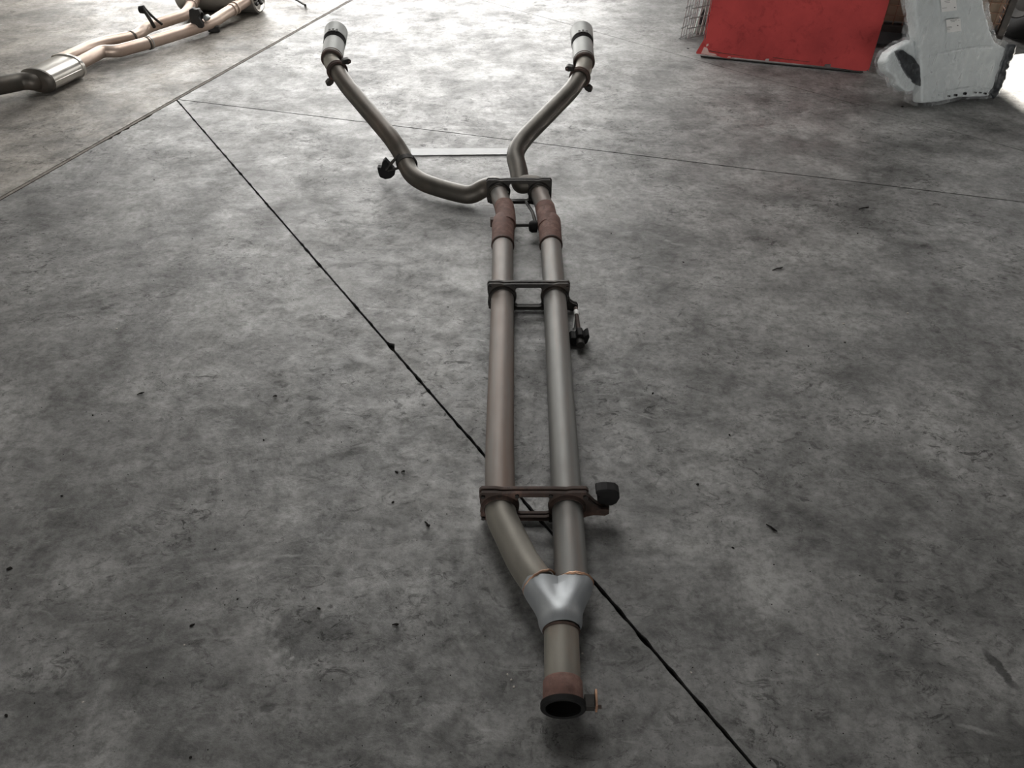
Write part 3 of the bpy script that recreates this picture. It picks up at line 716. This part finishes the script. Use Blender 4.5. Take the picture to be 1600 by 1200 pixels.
for x0, x1 in ((.03, .409), (.412, .809), (.812, 1.22)):
    bm = bmesh.new(); box(bm, gf((x0+x1)/2, .05, (GZ+GH)/2-.004), ((x1-x0)/2, .008, (GH-GZ)/2-.012), mrot); obj('liner_board', bm, 'card', GP, smooth=False)

# ------------------------------------------------------------------ galvanised mesh sheets standing behind the red panel
def mesh_sheet(px, py, lean_px, nw, hgt, label, mat='galvanised', wide=.22, yaw=.35):
    p0 = at(px, py); d = Vector((math.cos(yaw), math.sin(yaw), 0)); p1 = p0 + Vector((lean_px, .22, hgt))
    v = (p1-p0); bm = bmesh.new()
    for k in range(nw):
        q = p0+d*(wide*k/(nw-1)); jit = Vector((random.uniform(-.01, .01), random.uniform(-.01, .01), 0))
        sweep(bm, [q+Vector((0, 0, .003)), q+v+jit], .0042, 6)
    m = int(v.length/.055)
    for k in range(m+1):
        c = p0+v*(k/m)+Vector((0, 0, .008)); sweep(bm, [c-d*.018, c+d*(wide+.012)], .0034, 6)
    return tag(obj('mesh_sheet', bm, mat, origin=p0), label, 'wire mesh')
mesh_sheet(1063, 61, .12, 5, .8, 'outermost galvanised wire mesh sheet with projecting wire ends beside the red panel', wide=.13, yaw=.9)
mesh_sheet(1074, 62, .12, 6, .8, 'galvanised wire mesh sheet sandwiched next to the red panel edge', wide=.16, yaw=.55)
bm = bmesh.new(); p = at(1094, 52)
prism(bm, [[(-.045, .002), (.05, .002), (.055, .10), (.045, .25), (.0, .30), (-.03, .17), (-.04, .08)]], (p, Vector((.9, .3, 0)).normalized(), Vector((.15, .2, .95)).normalized(), Vector((.3, -.9, .1)).normalized()), -.012, .0)
PB = thing('folded_sheet', p, 'small pale green folded sheet tucked behind the wire mesh sheets', 'sheet')
obj('sheet_body', bm, 'pale_green', PB, smooth=False, bevel=.004)
for x, y in ((-.02, .09), (.022, .075)):
    bm = bmesh.new(); fr = (p, Vector((.9, .3, 0)).normalized(), Vector((.15, .2, .95)).normalized(), Vector((.3, -.9, .1)).normalized())
    prism(bm, [[(x-.014, y-.035), (x+.01, y-.04), (x+.02, y+.02), (x+.004, y+.05), (x-.01, y+.01)]], fr, .0, .004); obj('dark_patch', bm, 'foam_dark', PB, smooth=False)

# ------------------------------------------------------------------ film-wrapped grey body panel
w0, w1 = at(1440, 166), at(1552, 152)
wu = (w1-w0).normalized(); wb = Vector((-wu.y, wu.x, 0)); wb = wb if wb.y > 0 else -wb
WL = R(14); wv = Vector((0, 0, 1))*math.cos(WL)+wb*math.sin(WL); wn = wu.cross(wv); wn = wn if wn.y < 0 else -wn
WP = thing('wrapped_body_panel', (w0+w1)/2, 'grey car body panel wrapped in clear crinkled film with two white stickers', 'body panel')
def on_w(px, py, off=0.0):
    q = on_plane(px, py, w0+wn*off, wn)-w0
    return (q.dot(wu), q.dot(wv))
wf = (w0, wu, wv, wn)
def remesh(o, vox=.007, smooth=4, disp=0, size=.05):
    r = o.modifiers.new('remesh', 'REMESH'); r.mode = 'VOXEL'; r.voxel_size = vox
    sm = o.modifiers.new('smooth', 'SMOOTH'); sm.factor = .6; sm.iterations = smooth
    r.use_smooth_shade = True
    if disp:
        t = bpy.data.textures.new('crinkle', 'CLOUDS'); t.noise_scale = size; t.noise_depth = 3
        d = o.modifiers.new('crinkle', 'DISPLACE'); d.texture = t; d.texture_coords = 'GLOBAL'; d.strength = disp; d.mid_level = .5
body = [(1440, 162), (1470, 159), (1500, 152), (1540, 151), (1553, 148), (1563, 110), (1572, 75), (1556, 66), (1549, 50), (1540, 20), (1533, -25), (1528, -70), (1508, -95), (1448, -95), (1432, -60), (1428, -5), (1431, 25), (1436, 62), (1438, 95), (1440, 120)]
bl = [on_w(*p) for p in body]
bm = bmesh.new(); prism(bm, [bl], wf, -.07, .0); ob = obj('panel_body', bm, 'panel_grey', WP, smooth=True); remesh(ob, .008, 5)
film_ol = [(1430, 166), (1445, 167.5), (1472, 163), (1500, 156), (1540, 155), (1560, 152), (1572, 115), (1584, 72), (1570, 64), (1556, 60), (1551, 42), (1545, 15), (1539, -25), (1534, -75), (1512, -100), (1444, -100), (1426, -60), (1424, 0), (1431, 28), (1427, 56), (1432, 95), (1437, 122), (1432, 140)]
bm = bmesh.new(); prism(bm, [[on_w(*p) for p in film_ol]], wf, -.085, .012); ob = obj('plastic_film', bm, 'film', WP); remesh(ob, .008, 3, .007, .05)
# rolled ear on the left, hollow, with dark inside
ear_o = [(1437, 62), (1415, 72), (1398, 84), (1391, 98), (1394, 113), (1407, 122), (1411, 135), (1424, 145), (1436, 142), (1441, 128)]
bm = bmesh.new(); prism(bm, [[on_w(*p) for p in ear_o]], wf, -.10, -.03); ob = obj('wheel_arch_ear', bm, 'panel_grey', WP); remesh(ob, .008, 4)
bm = bmesh.new(); prism(bm, [[on_w(*p) for p in [(1438, 58), (1414, 68), (1395, 82), (1388, 98), (1391, 116), (1404, 125), (1409, 139), (1424, 149), (1440, 144), (1443, 128)]]], wf, -.11, -.022); ob = obj('plastic_film', bm, 'film', WP); remesh(ob, .008, 3, .008, .04)
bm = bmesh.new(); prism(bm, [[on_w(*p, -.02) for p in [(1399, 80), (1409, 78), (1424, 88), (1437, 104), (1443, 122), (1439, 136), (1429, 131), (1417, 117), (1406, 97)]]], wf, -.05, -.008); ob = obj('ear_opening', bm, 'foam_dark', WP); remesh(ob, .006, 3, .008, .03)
# crumpled dark edge strip on the right
bm = bmesh.new(); pth = [on_w(*p) for p in [(1578, 70), (1575, 82), (1568, 100), (1562, 120), (1556, 138), (1546, 150)]]
sweep(bm, fillet([w0+wu*x+wv*y+wn*.004 for x, y in pth], .05, 4), .024, 12); ob = obj('edge_strip', bm, 'foam_dark', WP); remesh(ob, .006, 1, .02, .03)
for (px, py, r) in ((1481, 150, .0035), (1491.5, 148.5, .0062), (1506, 146, .0062), (1522, 144.5, .0035), (1530, 144.5, .003), (1537.5, 146, .0045)):
    x, y = on_w(px, py); c = w0+wu*x+wv*y
    bm = bmesh.new(); lathe_axis(bm, c, c+wn, [(.0, 0), (.0, r), (.014, r), (.014, 0)], 14); obj('bolt_hole', bm, 'soot', WP)
# flange line and swage
for pts, r in (([(1466, 148), (1490, 140), (1515, 136), (1545, 139)], .005), ([(1452, 88), (1490, 79), (1530, 73), (1550, 74)], .006)):
    bm = bmesh.new(); sweep(bm, fillet([w0+wu*x+wv*y+wn*.001 for x, y in (on_w(*p) for p in pts)], .1, 6), r, 8); obj('swage_line', bm, 'panel_grey', WP)
def sticker(corners, prints):
    pl = [on_w(*p) for p in corners]
    bm = bmesh.new(); prism(bm, [pl], wf, .021, .0218); st = obj('sticker', bm, 'sticker', WP, smooth=False)
    a, b, c, d = [Vector(p) for p in pl]      # tl tr br bl
    for s0, t0, s1, t1 in prints:
        P = lambda s_, t_: tuple((a.lerp(b, s_)).lerp(d.lerp(c, s_), t_))
        bm = bmesh.new(); prism(bm, [[P(s0, t0), P(s1, t0), P(s1, t1), P(s0, t1)]], wf, .0218, .0222); obj('printed_line', bm, 'print', st, smooth=False)
sticker([(1472.5, 31), (1495, 28.5), (1497, 48), (1474.5, 51)], [(.3, .08, .62, .12), (.66, .06, .72, .12), (.35, .18, .6, .21), (.02, .55, .35, .58), (.02, .64, .36, .67), (.02, .74, .22, .77), (.72, .5, .82, .58), (.86, .12, .92, .16)])
sticker([(1464, -2), (1488, -4), (1490, 16), (1466, 19)], [(.25, .2, .6, .24), (.3, .32, .58, .35), (.05, .7, .35, .73), (.82, .72, .9, .8)])

# ------------------------------------------------------------------ black tyres at the right edge
def tyre(loc, yaw, r, w_, label):
    t = thing('tyre', loc, label, 'tyre', None)
    c = Vector(loc)+Vector((0, 0, r)); d = Vector((math.cos(yaw), math.sin(yaw), 0)); a = c-d*w_/2
    bm = bmesh.new(); lathe_axis(bm, a, a+d, [(.01, r*.62), (.0, r*.7), (.0, r*.85), (.02, r*.95), (.05, r), (w_-.05, r), (w_-.02, r*.95), (w_, r*.85), (w_, r*.7), (w_-.01, r*.62), (.01, r*.62)], 44); obj('tyre_carcass', bm, 'rubber', t)
    for k in range(4):
        bm = bmesh.new(); x = .055+k*(w_-.11)/3; lathe_axis(bm, a, a+d, [(x-.012, r-.003), (x-.010, r+.004), (x+.010, r+.004), (x+.012, r-.003)], 44); obj('tread_rib', bm, 'rubber', t)
    bm = bmesh.new(); lathe_axis(bm, a, a+d, [(.03, .0), (.025, r*.2), (.05, r*.5), (.015, r*.6), (.02, r*.63), (w_-.02, r*.63)], 36); obj('wheel_disc', bm, 'dark_iron', t)
tyre(at(1600, 66)+Vector((0, .1, 0)), .12, .31, .2, 'black tyre standing next to the rusty wire-mesh box pallet')
tyre(at(1600, 66)+Vector((.55, .35, 0)), .45, .30, .2, 'black tyre standing at the bright doorway side, farther from the mesh box')

# ------------------------------------------------------------------ grit on the floor
DB = [(241, 281, .006), (15, 889, .012), (145, 649, .006), (170, 658, .005), (1068, 410, .006), (97, 775, .006), (412, 688, .005), (300, 977, .007), (1090, 757, .008), (1145, 856, .006), (1263, 541, .005),
      (1229, 549, .006), (620, 738, .008), (498, 951, .006), (1410, 167, .012), (1075, 76, .012), (1215, 493, .004), (700, 480, .004), (1209, 882, .004), (336, 858, .004), (614, 785, .006),
      (670, 821, .007), (371, 936, .005), (488, 540, .004), (10, 1118, .006), (298, 1183, .006), (1340, 365, .006), (1140, 680, .005), (1020, 615, .007), (955, 365, .005), (1320, 535, .006)]
def crumb(name, p, r, mat, el=1.0):
    bm = bmesh.new(); bmesh.ops.create_icosphere(bm, subdivisions=1, radius=r)
    for v in bm.verts:
        v.co *= random.uniform(.65, 1.25); v.co.x *= 1.0*el; v.co.z = max(v.co.z*.5, -r*.28)+r*.28
    bmesh.ops.rotate(bm, verts=bm.verts[:], cent=(0, 0, 0), matrix=Matrix.Rotation(random.uniform(0, 3), 3, 'Z'))
    o = obj(name, bm, mat, smooth=False); o.location = p; return o
for x, y, r in DB:
    tag(crumb('dirt_crumb', at(x, y), r*.5, 'dirt', random.uniform(1, 1.8)), {(1075, 76): 'dark crumb on the floor by the left corner of the red panel', (1410, 167): 'dark crumb on the floor by the foot of the wrapped panel', (15, 889): 'largest dark crumb, a flat flake alone on bare concrete'}.get((x, y), 'tiny dark crumb of dirt on the bare concrete'), 'dirt crumb', 'dark crumbs on the concrete')
for x, y, r in ((803, 1073, .005), (799, 1062, .0035), (793, 1054, .0035), (910, 1021, .004), (1080, 1051, .004), (1278, 1023, .004), (182, 514, .006), (130, 1097, .004), (1318, 506, .006), (1418, 490, .007), (288, 1008, .004)):
    tag(crumb('concrete_chip', at(x, y), r*.65, 'chip_pale'), 'tiny pale chip in a row of three beside the open inlet pipe' if 790 < x < 805 else 'tiny pale chip right beside the grey inlet neck' if x == 910 else 'tiny pale chip of concrete alone on the bare floor', 'chip', 'pale chips on the concrete')
# dark slivers
for x, y, L_, an in ((1215, 421, .045, .35), (1350, 326, .05, .3), (1205, 826, .03, -.9), (667, 820, .02, -1.0), (430, 620, .012, 0), (630, 738, .01, .4), (220, 616, .02, .4), (618, 977, .014, 0)):
    bm = bmesh.new(); p = at(x, y)
    sweep(bm, [Vector((-L_/2, 0, .002)), Vector((-L_*.1, L_*.05, .003)), Vector((L_*.2, -.02*L_, .004)), Vector((L_/2, L_*.08, .0025))], [.0012, .002, .003, .0012], 6)
    bmesh.ops.rotate(bm, verts=bm.verts[:], cent=(0, 0, 0), matrix=Matrix.Rotation(an, 3, 'Z'))
    o = obj('dirt_sliver', bm, 'dirt'); o.location = p
    tag(o, 'thin dark sliver of debris on the bare concrete', 'sliver', 'dark slivers on the concrete')
bm = bmesh.new()
for k in range(700):
    p = at(random.uniform(-50, 1650), random.uniform(60, 1250)); r = random.uniform(.0005, .0015)
    g = bmesh.ops.create_icosphere(bm, subdivisions=1, radius=r)
    bmesh.ops.translate(bm, verts=g['verts'], vec=p+Vector((0, 0, r*.3)))
tag(obj('floor_grit', bm, 'dirt', floor, smooth=False), kind='stuff')
